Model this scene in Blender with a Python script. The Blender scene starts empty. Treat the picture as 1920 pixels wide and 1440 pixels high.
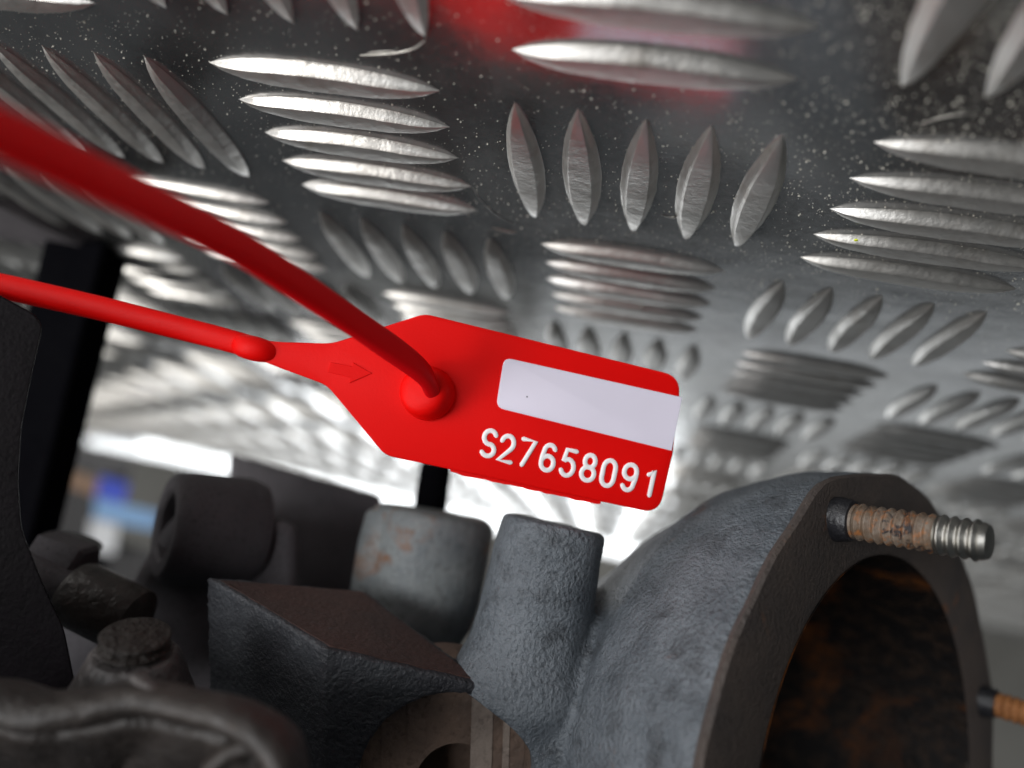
import bpy, bmesh, math, random
import numpy as np
from mathutils import Vector, Matrix

random.seed(7)
rng = np.random.default_rng(7)
S = bpy.context.scene
COL = S.collection

# ------------------------------------------------------------------ camera
# World: the tread plate is z = 0, z up, metres. The phone is held upside down over the bench,
# so image-down is world-up. P = pitch of the five-bar pattern (mm).
P = 40.0
F = 1429.36                       # focal length in pixels of a 1920 wide picture
RL = np.array([[0.97205513, 0.10969037, 0.20754961],
               [0.17539961, 0.24825292, -0.9526833],
               [-0.15602498, 0.96246481, 0.22207588]])
FL = np.array([-1, 1, -1.0])
EX, EY, EZ = RL[0] * FL, RL[1] * FL, RL[2] * FL            # image right, image down, forward (world)
CC = np.array([1.10478333, -2.34982286, -1.30529684]) * FL * P   # camera centre, mm
B3 = np.stack([EX, EY, EZ], 1)

def c2w(p):                       # camera-frame mm (right, down, forward) -> world mm
    return CC + B3 @ np.asarray(p, float)
def ray(x, y):
    return np.array([(x - 960) / F, (y - 720) / F, 1.0])
def px(x, y, d):                  # a pixel's direction at forward distance d mm -> camera-frame mm
    return ray(x, y) * d
def W(x, y, d):
    return c2w(px(x, y, d))
def vdir(v):                      # camera-frame direction -> world direction
    w = B3 @ np.asarray(v, float)
    return w / np.linalg.norm(w)

cam_d = bpy.data.cameras.new('camera')
cam = bpy.data.objects.new('camera', cam_d); COL.objects.link(cam)
cam.matrix_world = Matrix(((EX[0], -EY[0], -EZ[0], CC[0] / 1000), (EX[1], -EY[1], -EZ[1], CC[1] / 1000),
                           (EX[2], -EY[2], -EZ[2], CC[2] / 1000), (0, 0, 0, 1)))
cam_d.sensor_width = 36; cam_d.lens = 36 * F / 1920
cam_d.clip_start = 0.002; cam_d.clip_end = 60
cam_d.dof.use_dof = True; cam_d.dof.focus_distance = 0.101; cam_d.dof.aperture_fstop = 8.6
S.camera = cam

# ------------------------------------------------------------------ world, lamps, exposure
wd = bpy.data.worlds.new('World'); S.world = wd; wd.use_nodes = True
wd.node_tree.nodes['Background'].inputs[0].default_value = (0.72, 0.78, 0.82, 1)
wd.node_tree.nodes['Background'].inputs[1].default_value = 0.042

def area(name, loc, target, sx, sy, power, col):
    l = bpy.data.lights.new(name, 'AREA'); l.shape = 'RECTANGLE'; l.size = sx; l.size_y = sy
    l.energy = power; l.color = col
    o = bpy.data.objects.new(name, l); COL.objects.link(o)
    o.location = loc
    o.rotation_euler = (Vector(target) - Vector(loc)).to_track_quat('-Z', 'Y').to_euler()
    return o
area('window_light', (0.55, 1.80, 0.17), (0.3, 0.0, 0.05), 1.5, 0.28, 5.2, (0.95, 0.98, 1.0))
area('upper_fill_light', (-0.45, 1.80, 0.52), (-0.1, 0.0, 0.05), 1.4, 0.40, .6, (0.93, 0.97, 1.0))  # added fill lamp, lightens the plate's reflection on the image right
area('side_fill_light', (0.60, -1.25, 0.20), (0, 0.0, 0.03), 1.0, 0.38, 12.5, (0.98, 0.99, 1.0))  # added low fill lamp behind the camera, lights tag and castings
area('ceiling_lamp', (1.15, -0.72, 0.98), (0, 0.0, 0), 0.85, 0.65, 22, (1.0, 0.97, 0.93))

S.view_settings.view_transform = 'Standard'; S.view_settings.look = 'None'
S.view_settings.exposure = 0.25; S.view_settings.gamma = 1.0
S.view_settings.use_curve_mapping = False
S.cycles.max_bounces = 6

# ------------------------------------------------------------------ materials
def sset(n, k, v):
    if k in n.inputs: n.inputs[k].default_value = v
class Mat:
    def __init__(s, name):
        s.m = bpy.data.materials.new(name); s.m.use_nodes = True
        s.t = s.m.node_tree; s.b = s.t.nodes['Principled BSDF']
        s.co = s.t.nodes.new('ShaderNodeTexCoord')
        s.vm = s.t.nodes.new('ShaderNodeVectorMath'); s.vm.operation = 'SCALE'; s.vm.inputs['Scale'].default_value = 1000
        geo = s.t.nodes.new('ShaderNodeNewGeometry')
        s.link(geo.outputs['Position'], s.vm.inputs[0]); s.geo = geo      # coordinates in mm
    def link(s, a, b): s.t.links.new(a, b)
    def noise(s, scale, detail=4, rough=.6, stretch=None, dist=0):
        n = s.t.nodes.new('ShaderNodeTexNoise'); n.inputs['Scale'].default_value = scale
        n.inputs['Detail'].default_value = detail; n.inputs['Roughness'].default_value = rough; n.inputs['Distortion'].default_value = dist
        src = s.vm.outputs[0]
        if stretch:
            mp = s.t.nodes.new('ShaderNodeMapping'); mp.inputs['Scale'].default_value = stretch[:3]
            if len(stretch) > 3: mp.inputs['Rotation'].default_value = stretch[3]
            s.link(src, mp.inputs[0]); src = mp.outputs[0]
        s.link(src, n.inputs['Vector']); return n.outputs['Fac']
    def voro(s, scale):
        n = s.t.nodes.new('ShaderNodeTexVoronoi'); n.inputs['Scale'].default_value = scale
        s.link(s.vm.outputs[0], n.inputs['Vector']); return n.outputs['Distance']
    def ramp(s, fac, stops):
        r = s.t.nodes.new('ShaderNodeValToRGB'); e = r.color_ramp.elements
        while len(e) < len(stops): e.new(.5)
        for q, (p, c) in zip(e, stops):
            q.position = p; q.color = (c, c, c, 1) if not isinstance(c, tuple) else (*c, 1)
        s.link(fac, r.inputs[0]); return r.outputs[0]
    def mix(s, fac, a, b, mode='MIX'):
        n = s.t.nodes.new('ShaderNodeMix'); n.data_type = 'RGBA'; n.blend_type = mode
        for sock, v in ((n.inputs[0], fac), (n.inputs[6], a), (n.inputs[7], b)):
            if isinstance(v, (int, float)): sock.default_value = v
            elif isinstance(v, tuple): sock.default_value = (*v, 1)
            else: s.link(v, sock)
        return n.outputs[2]
    def math(s, op, a, b):
        n = s.t.nodes.new('ShaderNodeMath'); n.operation = op
        for sock, v in ((n.inputs[0], a), (n.inputs[1], b)):
            if isinstance(v, (int, float)): sock.default_value = v
            else: s.link(v, sock)
        return n.outputs[0]
    def bump(s, h, dist_mm, strength=1.0, prev=None):
        n = s.t.nodes.new('ShaderNodeBump'); n.inputs['Distance'].default_value = dist_mm / 1000
        n.inputs['Strength'].default_value = strength; s.link(h, n.inputs['Height'])
        if prev is not None: s.link(prev, n.inputs['Normal'])
        return n.outputs[0]
    def set(s, **k):
        names = dict(color='Base Color', rough='Roughness', metal='Metallic', normal='Normal', spec='Specular IOR Level',
                     aniso='Anisotropic', sss='Subsurface Weight', coat='Coat Weight')
        for a, v in k.items():
            sock = s.b.inputs[names[a]]
            if isinstance(v, (int, float)): sock.default_value = v
            elif isinstance(v, tuple): sock.default_value = (*v, 1)
            else: s.link(v, sock)
        return s

M = {}
def aluminium(name, base, r0, r1, bar):
    m = Mat(name)
    smear = m.noise(.035, 5, .6, dist=1.2)
    fine = m.noise(.9, 5, .7)
    scratch = m.noise(.55, 3, .6, (1, .06, 1, (0, 0, .5)))
    scr2 = m.noise(.5, 3, .6, (.05, 1, 1, (0, 0, .2)))
    r = m.ramp(m.mix(.5, smear, fine), [(.3, r0), (.7, r1)])
    dirt = m.ramp(m.noise(.22, 6, .65), [(.55, 0.0), (.78, 1.0)])
    c = m.mix(m.math('MULTIPLY', dirt, .6 if bar else .25), base, (.26, .21, .16))
    c = m.mix(m.ramp(smear, [(.35, 0.0), (.7, .35)]), c, tuple(v * .72 for v in base))
    b = m.bump(scratch, .03, .35); b = m.bump(scr2, .03, .3, b); b = m.bump(fine, .05, .30, b)
    if bar: b = m.bump(m.noise(.35, 5, .65), .3, .6, b)
    else: b = m.bump(m.noise(.06, 2, .5), .6, .25, b)
    film = m.ramp(m.noise(.05, 6, .62, dist=.8), [(.35, 0.0), (.75, 1.0)])
    c = m.mix(m.math('MULTIPLY', film, .3), c, (.40, .39, .36))
    m.set(color=c, metal=m.ramp(film, [(0, .97), (1, .91 if not bar else .88)]), rough=r, normal=b)
    M[name] = m.m
aluminium('plate_aluminium', (.58, .59, .60), .09, .25, False)
aluminium('bar_aluminium', (.58, .57, .55), .33, .58, True)

def plastic(name, col, rough, grain, spec=.5, sss=.0, trans=.0):
    m = Mat(name)
    n = m.noise(3.2, 4, .7); big = m.noise(.09, 3, .5)
    c = m.mix(m.ramp(big, [(.3, 0.0), (.7, .25)]), col, tuple(v * .8 for v in col))
    m.set(color=c, rough=m.ramp(n, [(.3, rough - .06), (.7, rough + .1)]), normal=m.bump(n, .06, grain), spec=spec)
    if sss:
        m.set(sss=sss); m.b.inputs['Subsurface Radius'].default_value = (.0012, .0003, .0002); m.b.inputs['Subsurface Scale'].default_value = 1.0
    if trans:
        t = m.t; tr = t.nodes.new('ShaderNodeBsdfTranslucent'); tr.inputs['Color'].default_value = (*col, 1)
        mx = t.nodes.new('ShaderNodeMixShader'); mx.inputs[0].default_value = trans
        out = t.nodes['Material Output']
        m.link(m.b.outputs[0], mx.inputs[1]); m.link(tr.outputs[0], mx.inputs[2]); m.link(mx.outputs[0], out.inputs['Surface'])
    M[name] = m.m
plastic('red_plastic', (.95, .003, .002), .5, .5, .18, trans=.28)
plastic('red_strap', (.74, .003, .008), .4, .2, .25, trans=.38)
plastic('white_print', (.72, .68, .80), .5, .15)
plastic('number_print', (.93, .90, .92), .38, .2)

def cast(name, col, col2, rough=.5, amp=.55, scale=1.15, rust=0.0, rustcol=(.16, .055, .02), pits=True, spec=.4, stain=0.0):
    m = Mat(name)
    n1 = m.noise(scale, 3, .55, dist=.1); n2 = m.noise(scale * 3, 3, .6); big = m.noise(.12, 5, .6)
    c = m.mix(m.ramp(big, [(.35, 0.0), (.68, 1.0)]), col, col2)
    c = m.mix(m.ramp(n1, [(.30, .55), (.46, 0.0)]), c, tuple(v * .35 for v in col))
    if pits: c = m.mix(m.ramp(m.voro(.16), [(.0, 1.0), (.035, 0.0)]), c, (.004, .004, .004))
    if stain > 0: c = m.mix(m.ramp(m.noise(.22, 7, .72, dist=.5), [(.50, 0.0), (.68, stain)]), c, (.030, .032, .036))
    if rust > 0:
        rm = m.ramp(m.noise(.10, 6, .62, dist=.6), [(.72 - .34 * rust, 0.0), (.84 - .30 * rust, 1.0)])
        c = m.mix(rm, c, rustcol)
    b = m.bump(m.mix(1.0, n1, m.ramp(m.noise(.045, 3, .5), [(.35, .55), (.6, 1.0)]), 'MULTIPLY'), amp, 1.0); b = m.bump(n2, amp * .25, .6, b); b = m.bump(big, .8, .25, b)
    m.set(color=c, rough=m.ramp(n2, [(.3, rough - .08), (.7, rough + .12)]), normal=b, spec=spec)
    M[name] = m.m
cast('cast_grey', (.17, .19, .213), (.10, .116, .134), .38, .8, 1.6, .16, stain=.7)
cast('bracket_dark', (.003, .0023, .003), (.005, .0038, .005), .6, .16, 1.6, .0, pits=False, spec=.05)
cast('cast_dark', (.066, .061, .067), (.085, .079, .086), .6, .16, 1.6, .0, pits=False, spec=.22)
cast('cast_block', (.034, .034, .040), (.060, .064, .072), .46, .5, 1.6, .0, pits=False, stain=.5)
cast('cast_brown', (.075, .038, .032), (.05, .030, .027), .5, .3, 1.2, .25, (.10, .045, .03), pits=False)
cast('flange_brown', (.095, .075, .065), (.065, .055, .052), .55, .35, 1.8, .30, (.26, .095, .03), pits=False)
cast('grey_pale', (.24, .26, .26), (.125, .145, .157), .5, .25, .8, .45, (.20, .09, .04))
m = Mat('bore_rust')
c = m.mix(m.ramp(m.noise(.055, 5, .6, dist=.8), [(.50, 0.0), (.72, 1.0)]), (.005, .004, .004), (.15, .048, .010))
c = m.mix(m.ramp(m.noise(.4, 5, .6), [(.45, 0.0), (.65, 1.0)]), c, (.02, .012, .008))
m.set(color=c, rough=.7, spec=.2, normal=m.bump(m.noise(.7, 4, .6), .6, .7)); M['bore_rust'] = m.m
cast('bore_pale', (.40, .33, .28), (.26, .21, .18), .45, .3, .9, .3, (.2, .12, .07), pits=False)
cast('bore_brown', (.24, .165, .125), (.13, .095, .078), .45, .3, .9, .2, (.14, .075, .045), pits=False)
m = Mat('stud_rust')
c = m.mix(m.ramp(m.noise(.55, 5, .7), [(.35, 0.0), (.62, 1.0)]), (.12, .075, .045), (.19, .155, .125))
c = m.mix(m.ramp(m.noise(.28, 6, .65, dist=.8), [(.53, 0.0), (.58, 1.0)]), c, (.022, .020, .022))
c = m.mix(m.ramp(m.noise(.9, 4, .6), [(.52, 0.0), (.68, 1.0)]), c, (.30, .12, .04))
m.set(color=c, rough=m.ramp(m.noise(1.2, 3, .6), [(.3, .25), (.7, .65)]), normal=m.bump(m.noise(1.6, 5, .7), .25, .7)); M['stud_rust'] = m.m
cast('stud_orange', (.36, .15, .05), (.22, .085, .03), .6, .4, 1.6, .2, (.10, .05, .03), pits=False)
cast('black_steel', (.012, .012, .014), (.020, .020, .024), .35, .25, 1.5, 0, pits=False)
cast('bolt_brown', (.018, .012, .009), (.009, .007, .006), .6, .9, .8, .2, (.09, .04, .02), pits=False)
cast('nut_worn', (.11, .098, .095), (.022, .02, .021), .42, .8, .7, .34, (.13, .07, .05), pits=False)
cast('rim_worn', (.042, .034, .030), (.020, .017, .016), .5, .5, .5, .2, (.09, .05, .03), pits=False)
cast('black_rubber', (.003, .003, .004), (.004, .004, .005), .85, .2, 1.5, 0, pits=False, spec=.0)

def plain(name, col, rough=.6, metal=0.0, var=.25, scale=.01):
    m = Mat(name); n = m.noise(scale, 4, .6)
    m.set(color=m.mix(m.ramp(n, [(.3, 0.0), (.7, 1.0)]), col, tuple(v * (1 - var) for v in col)), rough=rough, metal=metal,
          normal=m.bump(m.noise(scale * 30, 3, .6), .2, .2))
    M[name] = m.m
plain('wood', (.28, .16, .09)); plain('blue_box', (.02, .06, .55)); plain('light_blue_box', (.22, .42, .72))
plain('black_box', (.015, .015, .018)); plain('grey_box', (.06, .06, .065)); plain('cream_wall', (.36, .355, .33), .8, scale=.004); plain('white_box', (.7, .72, .75))
plain('steel', (.48, .47, .44), .36, 1.0, .35, .4); plain('dust', (.72, .70, .62), .5, 0, .3, 2)
plain('yellow_paint', (.75, .85, .02), .5)

# ------------------------------------------------------------------ mesh helpers (everything in world mm until build)
def smooth_by_angle(me, deg):
    bm = bmesh.new(); bm.from_mesh(me)
    for f in bm.faces: f.smooth = True
    lim = math.radians(deg)
    for e in bm.edges:
        e.smooth = not (len(e.link_faces) == 2 and e.calc_face_angle(0) > lim)
    bm.to_mesh(me); bm.free()

def build(name, verts, faces, mat, root=None, smooth=40, fix=True):
    """link one mesh object; verts are world mm; root is an object at its own location without rotation"""
    v = np.asarray(verts, float) / 1000
    o0 = np.zeros(3)
    if root is not None:
        r = root
        while r is not None: o0 = o0 + np.array(r.location); r = r.parent
        loc = np.zeros(3)
    else:
        loc = v.mean(0); loc[2] = v[:, 2].min(); o0 = loc
    me = bpy.data.meshes.new(name); me.from_pydata([tuple(q) for q in v - o0], [], faces)
    if fix:
        bm = bmesh.new(); bm.from_mesh(me); bmesh.ops.recalc_face_normals(bm, faces=bm.faces); bm.to_mesh(me); bm.free()
    if smooth: smooth_by_angle(me, smooth)
    me.materials.append(M[mat])
    o = bpy.data.objects.new(name, me); COL.objects.link(o)
    if root is not None: o.parent = root
    else: o.location = loc
    return o

def empty(name, loc_mm, label, cat, group=None):
    o = bpy.data.objects.new(name, None); COL.objects.link(o); o.location = np.asarray(loc_mm) / 1000
    o.empty_display_size = .005
    o['label'] = label; o['category'] = cat
    if group: o['group'] = group
    return o
def tag(o, label, cat, group=None):
    o['label'] = label; o['category'] = cat
    if group: o['group'] = group
    return o

def frame(axis, hint=(0.31, 0.2, 0.93)):
    a = np.asarray(axis, float); a = a / np.linalg.norm(a)
    u = np.cross(a, hint); u /= np.linalg.norm(u); v = np.cross(a, u)
    return u, v, a
def lathe(profile, org, axis, seg=48, closed=False, wob=0.0, ph=0.0):
    """profile: [(r, s)] along axis from org (world mm)"""
    u, v, a = frame(axis); V = []; Fc = []
    for r, s in profile:
        for k in range(seg):
            t = 2 * math.pi * k / seg + ph
            rr = r * (1 + wob * math.sin(3 * t + s) + wob * .6 * math.sin(7 * t + 2 * s)) if wob else r
            V.append(np.asarray(org) + a * s + rr * (math.cos(t) * u + math.sin(t) * v))
    n = len(profile)
    for i in range(n - 1):
        for k in range(seg):
            Fc.append((i * seg + k, i * seg + (k + 1) % seg, (i + 1) * seg + (k + 1) % seg, (i + 1) * seg + k))
    if closed:
        for k in range(seg): Fc.append(((n - 1) * seg + k, (n - 1) * seg + (k + 1) % seg, (k + 1) % seg, k))
    else:
        Fc.append(tuple(range(seg))); Fc.append(tuple(range((n - 1) * seg, n * seg)))
    return V, Fc
def catmull(pts, n):
    p = np.asarray(pts, float); p = np.vstack([2 * p[0] - p[1], p, 2 * p[-1] - p[-2]]); out = []
    for i in range(1, len(p) - 2):
        for t in np.linspace(0, 1, n, endpoint=False):
            out.append(.5 * (2 * p[i] + (p[i + 1] - p[i - 1]) * t + (2 * p[i - 1] - 5 * p[i] + 4 * p[i + 1] - p[i + 2]) * t ** 2
                             + (3 * p[i] - p[i - 1] - 3 * p[i + 1] + p[i + 2]) * t ** 3))
    out.append(p[-2]); return np.array(out)
def sweep(path, side, ra, rb, seg=16, power=2.6, ribs=None):
    """super-elliptic section along a path; side = direction of the wide axis; ra, rb half sizes (arrays)"""
    path = np.asarray(path); n = len(path); V = []; Fc = []
    for i in range(n):
        t = path[min(i + 1, n - 1)] - path[max(i - 1, 0)]; t /= np.linalg.norm(t)
        b = np.cross(t, side); b /= np.linalg.norm(b); a = np.cross(b, t)
        for k in range(seg):
            q = 2 * math.pi * k / seg; c, s = math.cos(q), math.sin(q)
            ca = math.copysign(abs(c) ** (2 / power), c); sb = math.copysign(abs(s) ** (2 / power), s)
            V.append(path[i] + a * ca * ra[i] + b * sb * rb[i])
    for i in range(n - 1):
        for k in range(seg): Fc.append((i * seg + k, i * seg + (k + 1) % seg, (i + 1) * seg + (k + 1) % seg, (i + 1) * seg + k))
    Fc.append(tuple(range(seg))); Fc.append(tuple(range((n - 1) * seg, n * seg)))
    return V, Fc
def prism(front, back):
    n = len(front); V = list(front) + list(back)
    return V, [tuple(range(n)), tuple(range(2 * n - 1, n - 1, -1))] + [(i, (i + 1) % n, n + (i + 1) % n, n + i) for i in range(n)]
def join(*parts):
    V, Fc = [], []
    for v, f in parts:
        o = len(V); V += list(v); Fc += [tuple(i + o for i in q) for q in f]
    return V, Fc
def boxf(org, ux, uy, uz):
    o, ux, uy, uz = map(np.asarray, (org, ux, uy, uz))
    f = [o, o + ux, o + ux + uy, o + uy]
    return prism(f, [q + uz for q in f])
def modify(o, *mods):
    """apply modifiers (remesh, bevel, boolean, smooth) and keep the evaluated mesh"""
    for kind, kw in mods:
        md = o.modifiers.new(kind, kind)
        for k, v in kw.items(): setattr(md, k, v)
    dg = bpy.context.evaluated_depsgraph_get(); dg.update()
    me = bpy.data.meshes.new_from_object(o.evaluated_get(dg), depsgraph=dg)
    o.modifiers.clear(); old = o.data; o.data = me; bpy.data.meshes.remove(old)
def allsmooth(o):
    for p in o.data.polygons: p.use_smooth = True
def round_poly(pts, rad, n=6):
    """round the corners of a 2D polygon; rad a number or one per corner"""
    out = []; m = len(pts)
    for i in range(m):
        p0, p1, p2 = (np.array(pts[(i + k) % m], float) for k in (-1, 0, 1))
        r = rad[i] if hasattr(rad, '__len__') else rad
        if r <= 0: out.append(tuple(p1)); continue
        d0 = (p0 - p1); l0 = np.linalg.norm(d0); d0 /= l0; d2 = (p2 - p1); l2 = np.linalg.norm(d2); d2 /= l2
        r = min(r, l0 * .48, l2 * .48); a, b = p1 + d0 * r, p1 + d2 * r
        for t in np.linspace(0, 1, n): out.append(tuple((1 - t) ** 2 * a + 2 * t * (1 - t) * p1 + t * t * b))
    return out

# ------------------------------------------------------------------ tread plate (bench top)
def bar_mesh(k):
    r = random.Random(100 + k); n = 18
    L, Wd, H = .3757 * P, 2.4, 1.4
    hp = [(1.12, 0.0), (1.03, .05), (.95, .20), (.80, .58), (.68, .88), (.60, .98), (.52, 1.0)]
    prof = [(-y, z) for y, z in hp] + [(0, 1.015)] + hp[::-1]
    V, Fc = [], []; m = len(prof); lean = r.uniform(-.10, .10)
    for i in range(n + 1):
        t = -1 + 2 * i / n
        w = Wd * (1 - abs(t) ** 2.1) ** .92 + .02; h = H * (1 - abs(t) ** 5) ** .9
        w *= 1 + r.uniform(-.025, .025); h *= 1 + r.uniform(-.04, .03)
        for y, z in prof:
            V.append(((L * t) / 1000, (y * w + lean * z) / 1000, (z * h - (.05 if z == 0 else 0)) / 1000))
    for i in range(n):
        for j in range(m - 1): Fc.append((i * m + j, (i + 1) * m + j, (i + 1) * m + j + 1, i * m + j + 1))
    me = bpy.data.meshes.new('raised_bar'); me.from_pydata(V, [], Fc)
    bm = bmesh.new(); bm.from_mesh(me); bmesh.ops.recalc_face_normals(bm, faces=bm.faces); bm.to_mesh(me); bm.free()
    smooth_by_angle(me, 21); me.materials.append(M['bar_aluminium']); return me

# the sheet: far edge about 1.5 m away
x0, x1, y0, y1 = -1500, 1500, -260, 1460
nx, ny = 12, 12
Vp = [(x0 + (x1 - x0) * i / nx, y0 + (y1 - y0) * j / ny, 0) for j in range(ny + 1) for i in range(nx + 1)]
Fp = [(j * (nx + 1) + i, j * (nx + 1) + i + 1, (j + 1) * (nx + 1) + i + 1, (j + 1) * (nx + 1) + i) for j in range(ny) for i in range(nx)]
nb = len(Vp)
edge = [(x0, y0), (x1, y0), (x1, y1), (x0, y1)]
Vp += [(x, y, 0) for x, y in edge] + [(x, y, -4) for x, y in edge]
Fp += [(nb + i, nb + (i + 1) % 4, nb + 4 + (i + 1) % 4, nb + 4 + i) for i in range(4)] + [(nb + 7, nb + 6, nb + 5, nb + 4)]
plate = build('tread_plate', Vp, Fp, 'plate_aluminium', None, smooth=30, fix=False)
plate['kind'] = 'structure'; plate['label'] = 'aluminium five-bar tread plate bench top with raised bars'

bars = []
def to_px(w):
    c = B3.T @ (np.asarray(w) - CC)
    return (960 + F * c[0] / c[2], 720 + F * c[1] / c[2], c[2])
for j in range(-4, 34):
    for i in range(-30, 34):
        hor = (i + j) % 2 == 0
        for k in range(-2, 3):
            u, v = (i, j + k * .19334) if hor else (i + k * .19334, j)
            w = np.array([-u * P, v * P, 0.0])
            x, y, d = to_px(w)
            if d < 22 or d > 1000: continue
            mg = 450 if d < 400 else 120
            if -mg < x < 1920 + mg and -mg - 200 < y < 1440:
                inv = max(0, 1 - (max(-x, x - 1920, -y, 0)) / 300)
                bars.append((d / (.2 + inv), w, hor))
bars.sort(key=lambda b: b[0])
bmeshes = [bar_mesh(k) for k in range(8)]
pl = np.array(plate.location)
for d, w, hor in bars[:300]:
    o = bpy.data.objects.new('raised_bar', random.choice(bmeshes)); COL.objects.link(o)
    o.parent = plate; o.location = w / 1000 - pl
    o.rotation_euler = (0, 0, (0 if hor else math.pi / 2) + random.choice((0, math.pi)) + random.uniform(-.012, .012))
    o.scale = (1 + random.uniform(-.02, .02), 1 + random.uniform(-.06, .06), 1 + random.uniform(-.08, .08))
V, Fc = [], []
bm0 = bmeshes[0]; bv = np.array([v.co for v in bm0.vertices]); bf = [tuple(p.vertices) for p in bm0.polygons]
for d, w, hor in bars[300:]:
    q = bv if hor else np.stack([-bv[:, 1], bv[:, 0], bv[:, 2]], 1)
    o0 = len(V); V += list(q * 1000 + w); Fc += [tuple(i + o0 for i in f) for f in bf]
if V:
    fb = build('far_raised_bars', V, Fc, 'bar_aluminium', plate, smooth=38, fix=False); fb['kind'] = 'stuff'

# grit lying on the plate
V, Fc = [], []
tet = np.array([(1, 0, 0), (0, 1, 0), (-1, 0, 0), (0, -1, 0), (0, 0, 1.0), (0, 0, -.4)])
tf = [(0, 1, 4), (1, 2, 4), (2, 3, 4), (3, 0, 4), (1, 0, 5), (2, 1, 5), (3, 2, 5), (0, 3, 5)]
cnt = 0
blob = rng.uniform((-140, -120), (90, 130), (26, 2)); brad = rng.uniform(8, 26, 26)
while cnt < 9000:
    x, y = rng.uniform(-60, 1980), rng.uniform(-60, 700)
    rr = ray(x, y); den = (B3 @ rr)[2]
    if den >= -0.02: continue
    dd = -CC[2] / den
    if dd > 230: continue
    w = CC + (B3 @ rr) * dd
    dens = min(1, float(np.sum(np.exp(-((blob - w[:2]) ** 2).sum(1) / brad ** 2))))
    if rng.uniform() > (.18 + .82 * dens) * (85 / dd if dd > 85 else 1): continue
    s = min(.022 + .030 * rng.exponential(), .15)
    a = rng.uniform(0, 6.28); c, sn = math.cos(a), math.sin(a)
    sc = np.array([s * rng.uniform(.7, 1.6), s, s * rng.uniform(.6, 1)])
    t = tet * sc; t = np.stack([t[:, 0] * c - t[:, 1] * sn, t[:, 0] * sn + t[:, 1] * c, t[:, 2] + s * .35], 1) + w
    o0 = len(V); V += list(t); Fc += [tuple(i + o0 for i in f) for f in tf]; cnt += 1
grit = build('dust_grit', V, Fc, 'dust', None, smooth=0, fix=False)
grit['kind'] = 'stuff'; grit['label'] = 'pale specks of grit scattered over the tread plate'; grit['category'] = 'grit'

# ------------------------------------------------------------------ red pull-tight seal
TO = px(960, 760, 105.5)                                   # tag plane: point and normal (camera frame)
TN = np.array([0.05, 0.0, -1.0]); TN /= np.linalg.norm(TN)
def T(x, y, off=0.0):
    r = ray(x, y); t = (TO @ TN) / (r @ TN)
    return c2w(r * t + TN * off)
TNw = vdir(TN)
seal = empty('security_seal', W(805, 735, 105), 'red plastic pull-tight security seal numbered S27658091 with white panel', 'security seal')

outl = [(458, 633), (520, 641), (622, 644), (796, 588), (1278, 706), (1262, 850), (1236, 964), (722, 854), (612, 722), (530, 692), (458, 664)]
rads = [0, 20, 18, 14, 34, 2, 34, 16, 16, 20, 0]
op = round_poly(outl, rads, 7)
# flash along the lower edge, left over from moulding
bev = .28; th = 1.5
def inset(poly, d):
    p = np.array(poly); n = len(p); out = []
    area2 = sum(p[i][0] * p[(i + 1) % n][1] - p[(i + 1) % n][0] * p[i][1] for i in range(n)); sg = 1 if area2 > 0 else -1
    for i in range(n):
        t = p[(i + 1) % n] - p[i - 1]; t = t / (np.linalg.norm(t) + 1e-9)
        out.append(p[i] + sg * d * np.array([-t[1], t[0]]))
    return out
def slab(poly, zlo, zhi, bv, bpx):
    """polygon given in pixels on the tag plane -> slab with a chamfered upper edge"""
    n = len(poly); inn = inset(poly, bpx); inn2 = inset(poly, bpx * .35)
    V = [T(*q, zlo) for q in poly] + [T(*q, zhi - bv) for q in poly] + [T(*q, zhi - bv * .3) for q in inn2] + [T(*q, zhi) for q in inn]
    Fc = [tuple(range(n))] + [tuple(range(3 * n, 4 * n))]
    for l in range(3): Fc += [(l * n + i, l * n + (i + 1) % n, (l + 1) * n + (i + 1) % n, (l + 1) * n + i) for i in range(n)]
    return V, Fc
body = build('tag_body', *slab(op, -th, 0, .22, 4.0), 'red_plastic', seal, smooth=28)
# torn moulding flash on the lower edge
pts = []
for q in np.linspace(0, 1, 26):
    pts.append((845 + (1128 - 845) * q, 884 + (946 - 884) * q - 6))
low = [(x - 1, y + 6 + random.uniform(1.0, 4.0) * (0.2 if i in (0, 25) else 1)) for i, (x, y) in enumerate(pts)]
fl = pts + low[::-1]
build('moulding_flash', *prism([T(*q, -.55) for q in fl], [T(*q, -.95) for q in fl]), 'red_plastic', body, smooth=20)
# white panel
pan = round_poly([(945, 670), (1279, 745), (1259, 845), (930, 764)], [16, 0, 0, 16], 6)
build('white_panel', *slab(pan, -.02, .16, .08, 2.0), 'white_print', body, smooth=28)
build('speck', *lathe([(.02, .0), (.11, .0), (.08, .05)], T(988, 744, .15), TNw, 8), 'black_rubber', body)
u, v, a = frame(TNw)
# arrow
arr = [(620, 679), (660, 687), (663, 680), (697, 700), (656, 718), (657, 708), (615, 698)]
build('arrow', *slab(arr, -.02, .2, .06, 1.0), 'red_plastic', body, smooth=20)
# bead at the end of the neck
pb = catmull([px(440, 645, 105.3), px(462, 650, 104.6), px(495, 658, 104.4), px(528, 665, 105.4)], 6)
pb = np.array([c2w(q) for q in pb]); nb_ = len(pb)
tt = np.linspace(0, 1, nb_); bul = np.sin(np.pi * np.clip(tt * 1.05, 0, 1)) ** .8
build('bead', *sweep(pb, EY, .95 + .75 * bul, .6 + 1.45 * bul, 20, 2.2), 'red_plastic', seal)
build('gate_mark', *lathe([(.01, .25), (.28, .18), (.36, 0), (.30, -.3)], c2w(px(488, 653, 103.3)), TNw, 12), 'red_plastic', seal)
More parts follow.
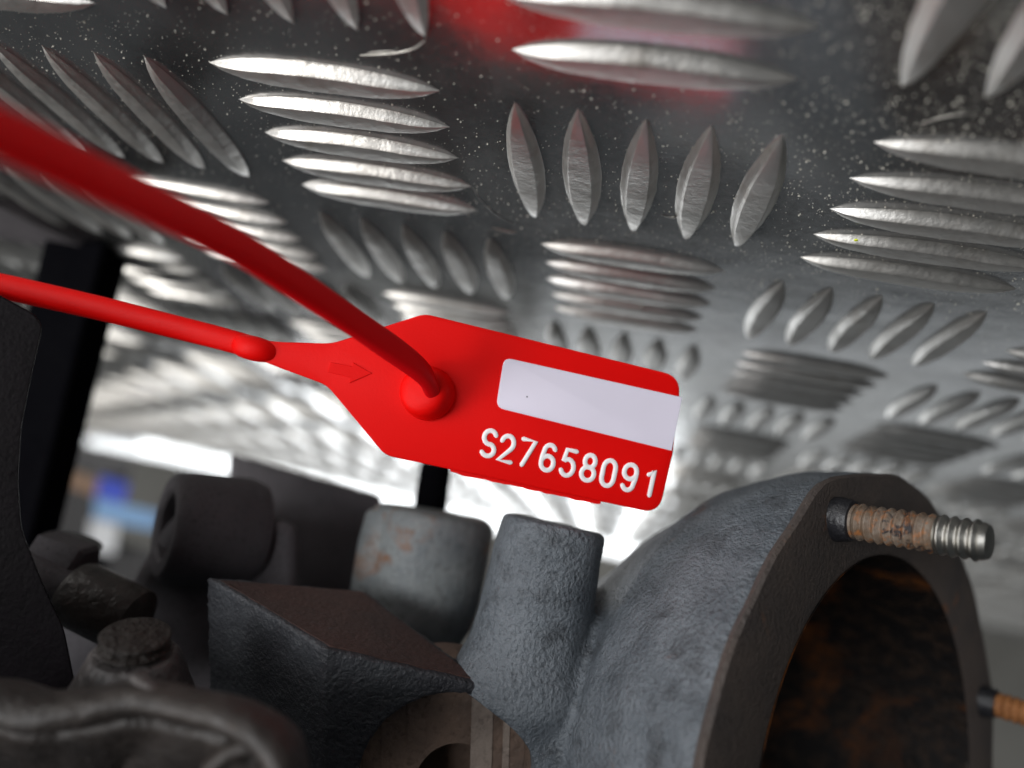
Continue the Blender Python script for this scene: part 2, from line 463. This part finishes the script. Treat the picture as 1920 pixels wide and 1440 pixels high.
# lock collar
cax = vdir((-.18, -.22, -.95))
cprof = [(3.75, -.3), (3.7, .5), (3.5, 1.8), (3.25, 2.5), (2.7, 2.95), (1.9, 3.15), (1.0, 3.25), (.2, 3.25)]
build('lock_collar', *lathe(cprof, T(803, 738, -.1), cax, 40), 'red_plastic', seal)
# tail that has been pulled through the lock and comes towards the camera
tp = [(816, 765, 105.5), (806, 722, 101.5), (784, 691, 98.5), (717, 641, 94), (627, 579, 88), (537, 520, 82), (448, 464, 75.5), (358, 417, 69), (269, 374, 63), (179, 332, 57.5), (90, 290, 53), (0, 248, 49), (-100, 198, 45), (-260, 115, 40)]
path = np.array([c2w(px(*q)) for q in catmull(tp, 14)])
n = len(path); ar = np.cumsum([0] + list(np.linalg.norm(np.diff(path, axis=0), axis=1)))
wide = np.interp(ar, [0, 6, 14, 30, 200], [1.3, 1.4, 1.75, 1.95, 1.95])
build('threaded_tail', *sweep(path, vdir((.35, .93, .1)), wide, wide * np.interp(ar, [0, 8, 20], [.85, .8, .55]), 18, 2.8), 'red_strap', seal)
# root of the strap, running left from the bead
tp = [(470, 650, 105.2), (400, 631, 105.4), (300, 606, 106), (200, 581, 106.5), (100, 558, 107), (0, 536, 108), (-120, 512, 110)]
path = np.array([c2w(px(*q)) for q in catmull(tp, 8)]); n = len(path)
wd_ = np.linspace(1.55, 1.85, n); build('strap', *sweep(path, EY, wd_, wd_ * .7, 18, 2.4), 'red_plastic', seal)

# serial number: stroke letters moulded proud of the tag
def arc(cx, cy, rx, ry, a0, a1, n=10):
    return [(cx + rx * math.cos(math.radians(a)), cy + ry * math.sin(math.radians(a))) for a in np.linspace(a0, a1, n)]
# unit box: x 0..1 , y 0 (top)..1 (bottom); angles clockwise on the page
G = {
 'S': [arc(.5, .27, .42, .27, -25, -270, 12)[:-1] + [(.5, .54)] + arc(.5, .76, .44, .24, -75, 150, 12)],
 '2': [arc(.5, .29, .42, .29, -170, 20, 10) + [(.80, .50), (.06, 1.0), (.96, 1.0)]],
 '7': [[(.06, .0), (.96, .0), (.32, 1.0)]],
 '6': [arc(.52, .30, .40, .30, -30, -150, 8) + [(.08, .50), (.07, .70)] + arc(.5, .72, .43, .28, 180, 0, 10) + arc(.5, .70, .43, .26, 0, -160, 10)],
 '5': [[(.90, .0), (.24, .0), (.14, .46)] + arc(.47, .68, .44, .32, -130, 155, 14)],
 '8': [arc(.5, .245, .36, .245, 90, 450, 18), arc(.5, .735, .44, .265, -90, 270, 18)],
 '0': [arc(.5, .30, .42, .30, -180, 0, 10) + arc(.5, .70, .42, .30, 0, 180, 10) + [(.08, .30)]],
 '9': [arc(.48, .70, .40, .30, 150, 30, 8) + [(.92, .50), (.93, .30)] + arc(.5, .28, .43, .28, 0, -180, 10) + arc(.5, .30, .43, .26, 180, 20, 10)],
 '1': [[(.22, .22), (.55, .0), (.55, 1.0)]],
}
TXT = 'S27658091'
cx = [(917, 831), (950, 841), (988, 849), (1028, 858), (1066, 868), (1104, 877), (1141, 887), (1180, 895), (1221, 905)]
ax_ = np.array([.9745, .2245]); ay_ = np.array([-.205, .979])
Hc, Wc = 48.0, 27.0
for ch, (mx, my) in zip(TXT, cx):
    parts = []
    for st in G[ch]:
        pts = [np.array([mx, my]) + ax_ * (x - .5) * Wc + ay_ * (y - .5) * Hc for x, y in st]
        pth = np.array([T(*q, .0) for q in pts]); m = len(pth)
        # half-round stroke with a flat foot
        V, Fc = [], []
        sec = [(-.33, -.03), (-.32, .10), (-.22, .17), (0, .185), (.22, .17), (.32, .10), (.33, -.03)]
        q = [pth[0] - (pth[1] - pth[0]) / np.linalg.norm(pth[1] - pth[0]) * .26] + list(pth) + [pth[-1] + (pth[-1] - pth[-2]) / np.linalg.norm(pth[-1] - pth[-2]) * .26]
        q = np.array(q); sc = [.45] + [1] * m + [.45]
        for i in range(len(q)):
            t = q[min(i + 1, len(q) - 1)] - q[max(i - 1, 0)]; t /= np.linalg.norm(t); s = np.cross(t, TNw); s /= np.linalg.norm(s)
            for a, b in sec: V.append(q[i] + s * a * sc[i] + TNw * (b if b < 0 else b * (.5 + .5 * sc[i])))
        ns = len(sec)
        for i in range(len(q) - 1):
            for k in range(ns): Fc.append((i * ns + k, i * ns + (k + 1) % ns, (i + 1) * ns + (k + 1) % ns, (i + 1) * ns + k))
        Fc.append(tuple(range(ns))); Fc.append(tuple(range((len(q) - 1) * ns, len(q) * ns)))
        parts.append((V, Fc))
    build('letter' if ch == 'S' else 'digit', *join(*parts), 'number_print', body, smooth=50)

# ------------------------------------------------------------------ grey cast housing
hous = empty('cast_housing', W(1150, 1150, 112), 'grey painted cast metal housing with upright post, round outlet flange and rusty studs', 'engine part')
NF = np.array([.663, -.05, -.747]); NF /= np.linalg.norm(NF)
KF = 1.1                            # scale of the flange assembly
FC = px(1649, 1505, 100 * KF); FCw = c2w(FC); NFw = vdir(NF)
def on_flange(x, y, off=0):
    r = ray(x, y); t = (FC @ NF) / (r @ NF); return c2w(r * t + NF * off)
ap = vdir((.22, -.96, .13))
p_top = W(1040, 980, 111.5); 
post = lathe([(.3, -36), (4, -35), (8, -30), (10, -25), (9.8, -21.5), (8.7, -18), (8.15, -14), (7.9, -6), (7.75, -1), (7.6, -.3), (7.25, 0), (.3, 0)], p_top, ap, 72)
bell = [(.3, -66), (16, -66), (20, -52), (26, -40), (34, -29), (40.5, -18), (43, -9), (43, -1.5), (42.4, 0), (.3, 0)]
bell = lathe([(r_ * KF, s_ * KF) for r_, s_ in bell], FCw, NFw, 96)
bt = [(1420, 1290, 138), (1250, 1262, 121), (1050, 1342, 113.5), (890, 1402, 114), (700, 1520, 119)]
bp = np.array([c2w(px(*q)) for q in catmull(bt, 8)]); nn = len(bp)
tube = sweep(bp, EY, np.interp(np.linspace(0, 1, nn), [0, .25, .6, 1], [16, 15, 14.5, 13]), np.interp(np.linspace(0, 1, nn), [0, .25, .6, 1], [15, 14, 13, 12]), 40, 2.2)
shade_bulk = lathe([(62 * math.sin(t), -40 * math.cos(t) + (-80 if t < 1.571 else 105)) for t in np.linspace(.02, 3.12, 30)], (-20, -13, 158), (1, 0, 0), 48)  # unseen bulk out of frame, shaped to shade casting and darken the plate
hb = build('housing_body', *join(post, bell, tube, shade_bulk), 'cast_grey', hous)
modify(hb, ('REMESH', dict(mode='VOXEL', voxel_size=.00062, adaptivity=0.0)), ('SMOOTH', dict(factor=.5, iterations=9)))
allsmooth(hb)
hb.data.materials.clear(); hb.data.materials.append(M['cast_grey'])

# flange face with lugs, and the bore
seg = 120; u, v, a = frame(NFw)
lug = [on_flange(1560, 975), on_flange(1838, 1312)]
def fl_r(k):
    t = 2 * math.pi * k / seg; d = math.cos(t) * u + math.sin(t) * v; r = 43.3 * KF
    for l in lug:
        q = l - FCw; rr = np.linalg.norm(q); ang = math.acos(max(-1, min(1, (q @ d) / rr)))
        r += 1.4 * math.exp(-(ang / .13) ** 2)
    return r + .18 * math.sin(9 * t) + .12 * math.sin(23 * t)
V, Fc = [], []
lv = [(-.6, -.8), (-.2, .1), (-.6, .5), (None, .5), ('b', .2), ('b', -1.0)]
for rr, s in lv:
    for k in range(seg):
        t = 2 * math.pi * k / seg; d = math.cos(t) * u + math.sin(t) * v
        R = 32.6 * KF if rr is None else 32.0 * KF if rr == 'b' else fl_r(k) + rr
        V.append(FCw + d * R + a * s)
for l in range(len(lv) - 1):
    Fc += [(l * seg + k, l * seg + (k + 1) % seg, (l + 1) * seg + (k + 1) % seg, (l + 1) * seg + k) for k in range(seg)]
Fc += [((len(lv) - 1) * seg + k, (len(lv) - 1) * seg + (k + 1) % seg, (k + 1) % seg, k) for k in range(seg)]
flange = build('outlet_flange', V, Fc, 'flange_brown', hous, smooth=35)
# the mould was not perfect: slow unevenness over the whole casting
tx = bpy.data.textures.new('casting_unevenness', 'CLOUDS'); tx.noise_scale = .009; tx.noise_depth = 3
modify(hb, ('DISPLACE', dict(texture=tx, strength=.0007, mid_level=.5, texture_coords='GLOBAL'))); allsmooth(hb)
# cut the bore into the cast body so that it is a real hole
cut = build('bore_cutter', *lathe([(32.6 * KF, 3), (32.6 * KF, -14.5), (28 * KF, -27), (21 * KF, -41)], FCw, NFw, 96), 'bore_rust', hous)
md = hb.modifiers.new('b', 'BOOLEAN'); md.operation = 'DIFFERENCE'; md.object = cut; md.solver = 'EXACT'
dg = bpy.context.evaluated_depsgraph_get(); dg.update()
me = bpy.data.meshes.new_from_object(hb.evaluated_get(dg), depsgraph=dg); hb.modifiers.clear(); hb.data = me
hb.data.materials.clear(); hb.data.materials.append(M['cast_grey']); allsmooth(hb)
bpy.data.objects.remove(cut)
Vb, Fb = lathe([(31.9 * KF, .4), (31.3 * KF, -6), (30.9 * KF, -7), (30.9 * KF, -13.8), (26.6 * KF, -25.6), (19.6 * KF, -39.4), (.2, -39.5)], FCw, NFw, 96, wob=.003)
bore = build('bore', Vb, Fb[:-2], 'bore_rust', flange, smooth=30)

def stud(base_w, axis, r, L, mats, collar=True, shank=.16):
    grp = None
    prof = [(r * .2, -2), (r * .93, -2), (r * .93, L * shank)]
    s = L * shank; pitch = 1.25
    main = list(prof); s_end = L * .70
    while s < s_end: main += [(r * .85, s + .05), (r, s + pitch * .42), (r, s + pitch * .56), (r * .85, s + pitch * .95)]; s += pitch
    main += [(r * .2, s)]
    o = build('stud', *lathe(main, base_w, axis, 36, wob=.008), mats[0], hous, smooth=28)
    tip = [(r * .2, s), (r * .93, s)]; 
    while s < L - 1.2: tip += [(r * .86, s + .08), (r * 1.02, s + pitch * .44), (r * 1.02, s + pitch * .54), (r * .86, s + pitch * .95)]; s += pitch
    tip += [(r * .92, s + .1), (r * .80, s + .7), (r * .4, s + .85), (.02, s + .86)]
    build('thread_tip', *lathe(tip, base_w, axis, 36), mats[1], o, smooth=28)
    if collar:
        build('collar', *lathe([(r * .9, -1.2), (r * 1.22, -1.0), (r * 1.22, .6), (r * 1.15, 1.8), (r * 1.08, 2.4), (r * .9, 2.6)], base_w, axis, 24, wob=.03), 'black_steel', o)
    return o
NSw = vdir((.663, .02, -.747))
stud(on_flange(1562, 972, .4), NSw, 2.5, 18.4, ('stud_rust', 'steel'))
stud(on_flange(1836, 1312, .4), NSw, 2.25, 22, ('stud_orange', 'stud_orange'))

# pale rust-spotted canister behind the post
can_ax = vdir((.17, -.96, .12))
co = W(815, 960, 140)
build('pale_canister', *lathe([(.3, 0), (9.6, 0), (10.6, -.5), (11.2, -1.5), (11.4, -8), (11.2, -15), (10.6, -19), (9.0, -22.5), (6, -24.5), (.3, -25.2)], co, can_ax, 64), 'grey_pale', hous, smooth=50)
build('canister_boss', *lathe([(.3, 0), (4.6, 0), (5.2, -.8), (5.6, -6), (5.2, -20), (4.2, -22), (.3, -22.5)], W(742, 962, 137), can_ax, 32), 'grey_pale', hous, smooth=50)
build('black_peg', *lathe([(.3, 0), (2.8, 0), (3.3, -1), (3.4, -12), (.3, -12)], W(818, 868, 158), vdir((.12, -.96, .1)), 24), 'black_rubber', hous)

# dark side barrel with an open end, and the block behind it
bax = vdir((-.80, -.20, -.57))
bc = W(308, 985, 128)
bar_b = build('side_barrel', *lathe([(5.3, -6), (5.6, -.6), (6.2, 0), (8.2, 0), (9.0, -.7), (9.4, -3), (9.6, -13), (8.8, -15.5)], bc, bax, 56, closed=True), 'cast_dark', hous, smooth=40)
build('barrel_floor', *lathe([(.2, -6.2), (5.5, -6.2), (5.5, -6.6), (.2, -6.6)], bc, bax, 32), 'black_rubber', bar_b)
q = [(432, 850), (716, 931), (716, 1200), (420, 1180)]
rbk = build('rear_block', *prism([W(x, y, 165) for x, y in q], [W(x, y, 195) for x, y in q]), 'cast_dark', hous, smooth=20)
modify(rbk, ('BEVEL', dict(width=.0012, segments=3)))
q = [(360, 930), (560, 985), (560, 1330), (230, 1330), (240, 1110), (300, 1000)]
mw = build('barrel_web', *prism([W(x, y, 131) for x, y in q], [W(x, y, 155) for x, y in q]), 'cast_dark', hous, smooth=20)
modify(mw, ('BEVEL', dict(width=.002, segments=3)))

q = [(70, 1105), (250, 1115), (420, 1330), (420, 1420), (40, 1420)]
filler = build('dark_filler', *prism([W(x, y, 136) for x, y in q], [W(x, y, 150) for x, y in q]), 'cast_dark', hous, smooth=20)  # added dark filler, keeps the bright background out of this gap
modify(filler, ('BEVEL', dict(width=.002, segments=3)))

# angular front block: dark left face, brown top face, bored right face
A = px(612, 1216, 97); Bc = px(386, 1080, 110); Cc = px(930, 1292, 101.5)
dn = np.array([-.03, .99, .12]); dn /= np.linalg.norm(dn)
Dc = Bc + (Cc - A) * .92 + np.array([1.5, -1.5, 6])
top = [A, Bc, Dc, Cc]
blk = build('front_block', *prism([c2w(q) for q in top], [c2w(q + dn * 34) for q in top]), 'cast_block', hous, smooth=20)
ebx = (Cc - A) / np.linalg.norm(Cc - A); nrm = np.cross(ebx, dn); nrm /= np.linalg.norm(nrm)
if nrm[2] > 0: nrm = -nrm
def on_face(x, y, off=0):
    r = ray(x, y); t = (A @ nrm) / (r @ nrm); return c2w(r * t + nrm * off)
bcw = on_face(838, 1455); rb = np.linalg.norm(on_face(838, 1302) - bcw)
cut = build('cutter', *lathe([(rb, 30), (rb, -16)], bcw, vdir(nrm), 64), 'cast_block', hous)
modify(hb, ('BOOLEAN', dict(operation='DIFFERENCE', object=cut, solver='EXACT')))
hb.data.materials.clear(); hb.data.materials.append(M['cast_grey']); allsmooth(hb)
modify(blk, ('BOOLEAN', dict(operation='DIFFERENCE', object=cut, solver='EXACT')), ('BEVEL', dict(width=.0016, segments=4, limit_method='ANGLE', angle_limit=math.radians(50))))
tx2 = bpy.data.textures.new('block_unevenness', 'CLOUDS'); tx2.noise_scale = .0025; tx2.noise_depth = 4
modify(blk, ('REMESH', dict(mode='VOXEL', voxel_size=.00042)), ('SMOOTH', dict(factor=.5, iterations=4)), ('DISPLACE', dict(texture=tx2, strength=.00045, mid_level=.5, texture_coords='GLOBAL')))
bpy.data.objects.remove(cut); blk.data.materials.clear(); blk.data.materials.append(M['cast_block']); allsmooth(blk)
Vb, Fb = lathe([(rb - .02, -.7), (rb - .25, -3), (rb - .25, -15.5), (4.0, -15.6)], bcw, vdir(nrm), 64)
bb = build('block_bore', Vb, Fb[:-2], 'bore_brown', blk, smooth=30)
# recessed machined face with upright strips and a dark hole
a = vdir(nrm); up_ = vdir(-dn); up_ = up_ - a * (up_ @ a); up_ /= np.linalg.norm(up_); rt = np.cross(up_, a)
if rt @ EX < 0: rt = -rt
seg = 64; V = []; Fc = []
for r_ in (rb - .3, rb * .46):
    for k in range(seg):
        t = 2 * math.pi * k / seg; V.append(bcw + r_ * (math.cos(t) * rt + math.sin(t) * up_) - a * 4.0 + ((rt * .12 - up_ * .28) * rb if r_ < rb * .5 else 0))
Fc = [(k, (k + 1) % seg, seg + (k + 1) % seg, seg + k) for k in range(seg)]
build('bore_face', V, Fc, 'bore_brown', bb, smooth=0)
for xo, w_, hh, mt in ((-.70, .10, .55, 'bore_brown'), (-.34, .22, .82, 'bore_brown'), (.44, .26, .78, 'bore_pale'), (.74, .08, .52, 'bore_pale')):  # pale and brown strips colour in stripes of shading and dirt
    lo_ = -.2 if xo > .4 or xo < -.4 else .24
    build('bore_stripe', *boxf(bcw + rt * rb * (xo - w_ / 2) - a * 4.1 + up_ * rb * lo_, rt * rb * w_, up_ * rb * (hh - lo_ - .03), a * (.2 if mt == 'black_steel' else .3)), mt, bb, smooth=20)
# brown skin on top of the block (unpainted, machined)
off = -dn * .12
tq = [A * 1 + (Bc - A) * .05 + (Cc - A) * .06 + dn * .1, A + (Bc - A) * .95 + (Cc - A) * .06 + dn * .1, Dc + (Bc - Dc) * .06 + (Cc - Dc) * .03 + dn * .1, Cc + (A - Cc) * .06 + (Dc - Cc) * .05 + dn * .1]
tp_ = build('machined_top', *prism([c2w(q + off * 2.6) for q in tq], [c2w(q + dn * .3) for q in tq]), 'cast_brown', blk, smooth=20)

# ------------------------------------------------------------------ dark parts on the left
arm = empty('dark_bracket', W(20, 620, 97), 'near-black upright bracket at the left edge that the red strap passes behind', 'bracket')
q = [(-260, 470), (-40, 532), (66, 590), (80, 612), (62, 690), (40, 800), (34, 900), (40, 990), (78, 1090), (120, 1180), (150, 1330), (-260, 1380)]
qq = round_poly(q, 14, 4)
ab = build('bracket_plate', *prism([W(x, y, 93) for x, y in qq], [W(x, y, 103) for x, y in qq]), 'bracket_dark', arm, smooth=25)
modify(ab, ('BEVEL', dict(width=.0011, segments=3, limit_method='ANGLE', angle_limit=math.radians(50)))); smooth_by_angle(ab.data, 40)

leg = empty('black_support', W(140, 520, 178), 'black square leg standing on the tread plate behind the red strap', 'leg')
la = W(150, 505, 182); la[2] = 0.0
lb = W(28, 1010, 182)
ls = vdir((1, 0, 0)); ld = np.cross(lb - la, ls); ld /= np.linalg.norm(ld)
lw = 7.6
f0 = [la + ls * lw + ld * 6, la - ls * lw + ld * 6, la - ls * lw - ld * 6, la + ls * lw - ld * 6]
f1 = [q + (lb - la) * 1.35 for q in f0]
for q in f0: q[2] = max(q[2], .2)
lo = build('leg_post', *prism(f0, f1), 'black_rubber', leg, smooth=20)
modify(lo, ('BEVEL', dict(width=.0015, segments=3)))
ft = [W(-160, 455, 185), W(60, 470, 185), W(150, 540, 178), W(-160, 560, 150)]
for q in ft: q[2] = 0.1
build('leg_foot', *prism(ft, [q + np.array([0, 0, 3.0]) for q in ft]), 'cast_dark', leg, smooth=20)

# bolts seen out of focus between the bracket and the barrel
b1 = empty('hex_bolt', W(110, 1060, 122), 'dark blurred bolt head beside the bracket, upper of two', 'bolt')
ax1 = vdir((.93, .30, -.1))
build('bolt_head', *lathe([(.2, 0), (3.6, 0), (4.3, -.7), (4.3, -8), (.2, -8)], W(160, 1070, 122), ax1, 6), 'cast_dark', b1, smooth=20)
build('washer', *lathe([(.2, 0), (4.8, 0), (4.8, -1.4), (.2, -1.4)], W(135, 1015, 128), vdir((.3, -.9, 0)), 32), 'black_steel', b1)
b2 = empty('round_bolt', W(180, 1150, 118), 'brown-grey round bolt head beside the bracket, lower of two', 'bolt')
build('bolt_head', *lathe([(.2, 0), (3.2, 0), (4.8, -.8), (5.0, -2.2), (5.0, -11), (4.6, -12), (.2, -12)], W(262, 1170, 116), vdir((.9, .36, -.15)), 40), 'rim_worn', b2)
build('shank', *lathe([(.2, -12), (2.6, -12), (2.6, -22), (.2, -22)], W(262, 1170, 116), vdir((.9, .36, -.15)), 24), 'cast_dark', b2)

# worn nut with a threaded bolt end
nt = empty('flare_nut', W(245, 1290, 90), 'worn domed nut with dark threaded bolt end in the lower left', 'nut')
na = vdir((.16, -.93, -.20))
no = W(248, 1290, 90)
build('nut_body', *lathe([(.2, -6), (7.6, -6), (7.3, -2), (6.6, .2), (5.7, 2.6), (5.0, 4.2), (4.5, 4.8), (.2, 4.9)], no, na, 40, wob=.02), 'nut_worn', nt)
tb = [(.2, 4), (3.4, 4)]
for k in range(1): tb += [(3.25, 5.1 + k * 1.2), (3.95, 5.55 + k * 1.2), (3.95, 5.75 + k * 1.2), (3.25, 6.2 + k * 1.2)]
tb += [(3.25, 6.4), (3.9, 6.9), (3.7, 7.1), (3.2, 7.25), (.2, 7.3)]
build('bolt_end', *lathe(tb, no, na, 36, wob=.012), 'bolt_brown', nt, smooth=22)

# rough cast rim in the near lower-left corner
rm = empty('cast_clamp', W(280, 1400, 76), 'rough brownish cast clamp rim, blurred in the lower left corner', 'clamp')
rp = [(-120, 1300, 78), (0, 1312, 77), (80, 1334, 76), (170, 1322, 76), (270, 1306, 76), (360, 1322, 75), (450, 1345, 74), (520, 1392, 73), (540, 1450, 72), (535, 1540, 71)]
path = np.array([c2w(px(*q)) for q in catmull(rp, 8)]); n = len(path)
rw = 1.75 + .25 * np.sin(np.linspace(0, 9, n))
build('rim_lip', *sweep(path, EZ, rw * 1.6, rw * .85, 18, 2.3), 'rim_worn', rm)
ip = [(x * .93 + 10, y + 62, d + 5) for x, y, d in rp]
V = []; m = 18; A_ = catmull([(x, y + 8, d) for x, y, d in rp], 6); n = len(A_)
for i, (x, y, d) in enumerate(A_):
    for k in range(m):
        t = k / (m - 1); V.append(c2w(px(x + (180 - x) * t * .75, y + 10 + 250 * t, d + 2.5 + 7 * math.sin(t * 2.2) + .6 * math.sin(i * .5 + t * 6))))
Fc = [(i * m + k, i * m + k + 1, (i + 1) * m + k + 1, (i + 1) * m + k) for i in range(n - 1) for k in range(m - 1)]
cb = build('clamp_wall', V, Fc, 'rim_worn', rm, smooth=60)
modify(cb, ('SOLIDIFY', dict(thickness=.002, offset=-1))); allsmooth(cb)
build('casting_tab', *sweep(np.array([c2w(px(*q)) for q in catmull([(255, 1268, 77), (290, 1295, 75.5), (322, 1332, 74.5)], 5)]), EZ, np.full(11, .9), np.full(11, .55), 12), 'nut_worn', rm)
np_ = catmull([(395, 1440, 73), (440, 1405, 73), (500, 1392, 73), (550, 1420, 72)], 6)
build('inner_ridge', *sweep(np.array([c2w(px(*q)) for q in np_]), EZ, np.full(len(np_), 1.6), np.full(len(np_), .9), 14), 'rim_worn', rm)

# ------------------------------------------------------------------ things far behind, beyond the end of the plate
def farbox(name, poly, d, dep, mat, label, cat):
    o = build(name, *prism([W(x, y, d) for x, y in poly], [W(x, y, d + dep) for x, y in poly]), mat, None, smooth=20)
    return tag(o, label, cat)
farbox('black_case', [(70, 812), (252, 868), (238, 905), (60, 858)], 1350, 120, 'grey_box', 'dark grey blurred case at the far end of the plate', 'case')
farbox('wooden_batten', [(68, 858), (195, 905), (190, 932), (66, 892)], 1330, 60, 'wood', 'brown wooden batten blurred in the background behind the black leg', 'batten')
farbox('black_crate', [(66, 892), (180, 925), (166, 1080), (40, 1060)], 1340, 150, 'black_box', 'black crate blurred in the background under the wooden batten', 'crate')
farbox('blue_box', [(188, 893), (242, 908), (232, 945), (178, 932)], 1320, 60, 'blue_box', 'small deep blue box blurred in the background', 'box')
farbox('light_blue_box', [(178, 934), (300, 962), (292, 994), (176, 972)], 1320, 60, 'light_blue_box', 'pale blue box blurred beside the dark barrel', 'box')
farbox('white_bottle', [(170, 972), (222, 982), (214, 1040), (162, 1030)], 1310, 50, 'white_box', 'small whitish blurred container below the pale blue box', 'container')
farbox('dark_cabinet', [(160, 1000), (420, 1060), (420, 1400), (120, 1400)], 1380, 100, 'black_box', 'black cabinet blurred in the gap between bracket and barrel', 'cabinet')
wl = build('wall', *prism([(-2600, 2100, -200), (2600, 2100, -200), (2600, 2100, 700), (-2600, 2100, 700)], [(-2600, 2200, -200), (2600, 2200, -200), (2600, 2200, 700), (-2600, 2200, 700)]), 'cream_wall', None, smooth=20)
wl['kind'] = 'structure'
print('bars', len(bars), 'tris', sum(len(o.data.polygons) for o in S.objects if o.type == 'MESH'))

# ------------------------------------------------------------------ small marks on the plate
def plate_pt(x, y, z=0.0):
    r = B3 @ ray(x, y); t = (z - CC[2]) / r[2]; return CC + r * t
for pts, r_ in (([(675, 104), (710, 103), (745, 100), (775, 92), (797, 76)], .16), ([(690, 99), (720, 97), (740, 96)], .08), ([(922, 428), (945, 433), (968, 437)], .30),
                ([(1722, 235), (1760, 222), (1800, 215), (1835, 214)], .13), ([(885, 352), (905, 380), (935, 405), (965, 420)], .07), ([(1240, 403), (1262, 408), (1275, 400)], .2)):
    q = np.array([plate_pt(*p, .05) for p in catmull(np.array(pts, float), 6)]); m_ = len(q)
    w_ = r_ * (.25 + .75 * np.sin(np.linspace(.1, 3.0, m_)))
    build('scratch_burr', *sweep(q, (0, 0, 1.0), w_ * .6, w_, 8, 2.0), 'steel', plate, smooth=60)
build('paint_speck', *lathe([(.02, .14), (.24, .1), (.3, 0), (.2, -.1)], plate_pt(1605, 450, 1.45), (0, 0, 1), 12), 'yellow_paint', plate)
V, Fc = [], []
for k in range(9):
    c = plate_pt(random.uniform(1200, 1245), random.uniform(555, 588), .5); a = random.uniform(.25, .7)
    q = lathe([(.05, a * .9), (a * .7, a * .5), (a, 0), (a * .7, -a * .4), (.05, -a * .5)], c, (random.uniform(-.5, .5), random.uniform(-.5, .5), 1), 7)
    o0 = len(V); V += q[0]; Fc += [tuple(i + o0 for i in f) for f in q[1]]
fk = build('metal_swarf', V, Fc, 'steel', plate, smooth=0); fk['kind'] = 'stuff'
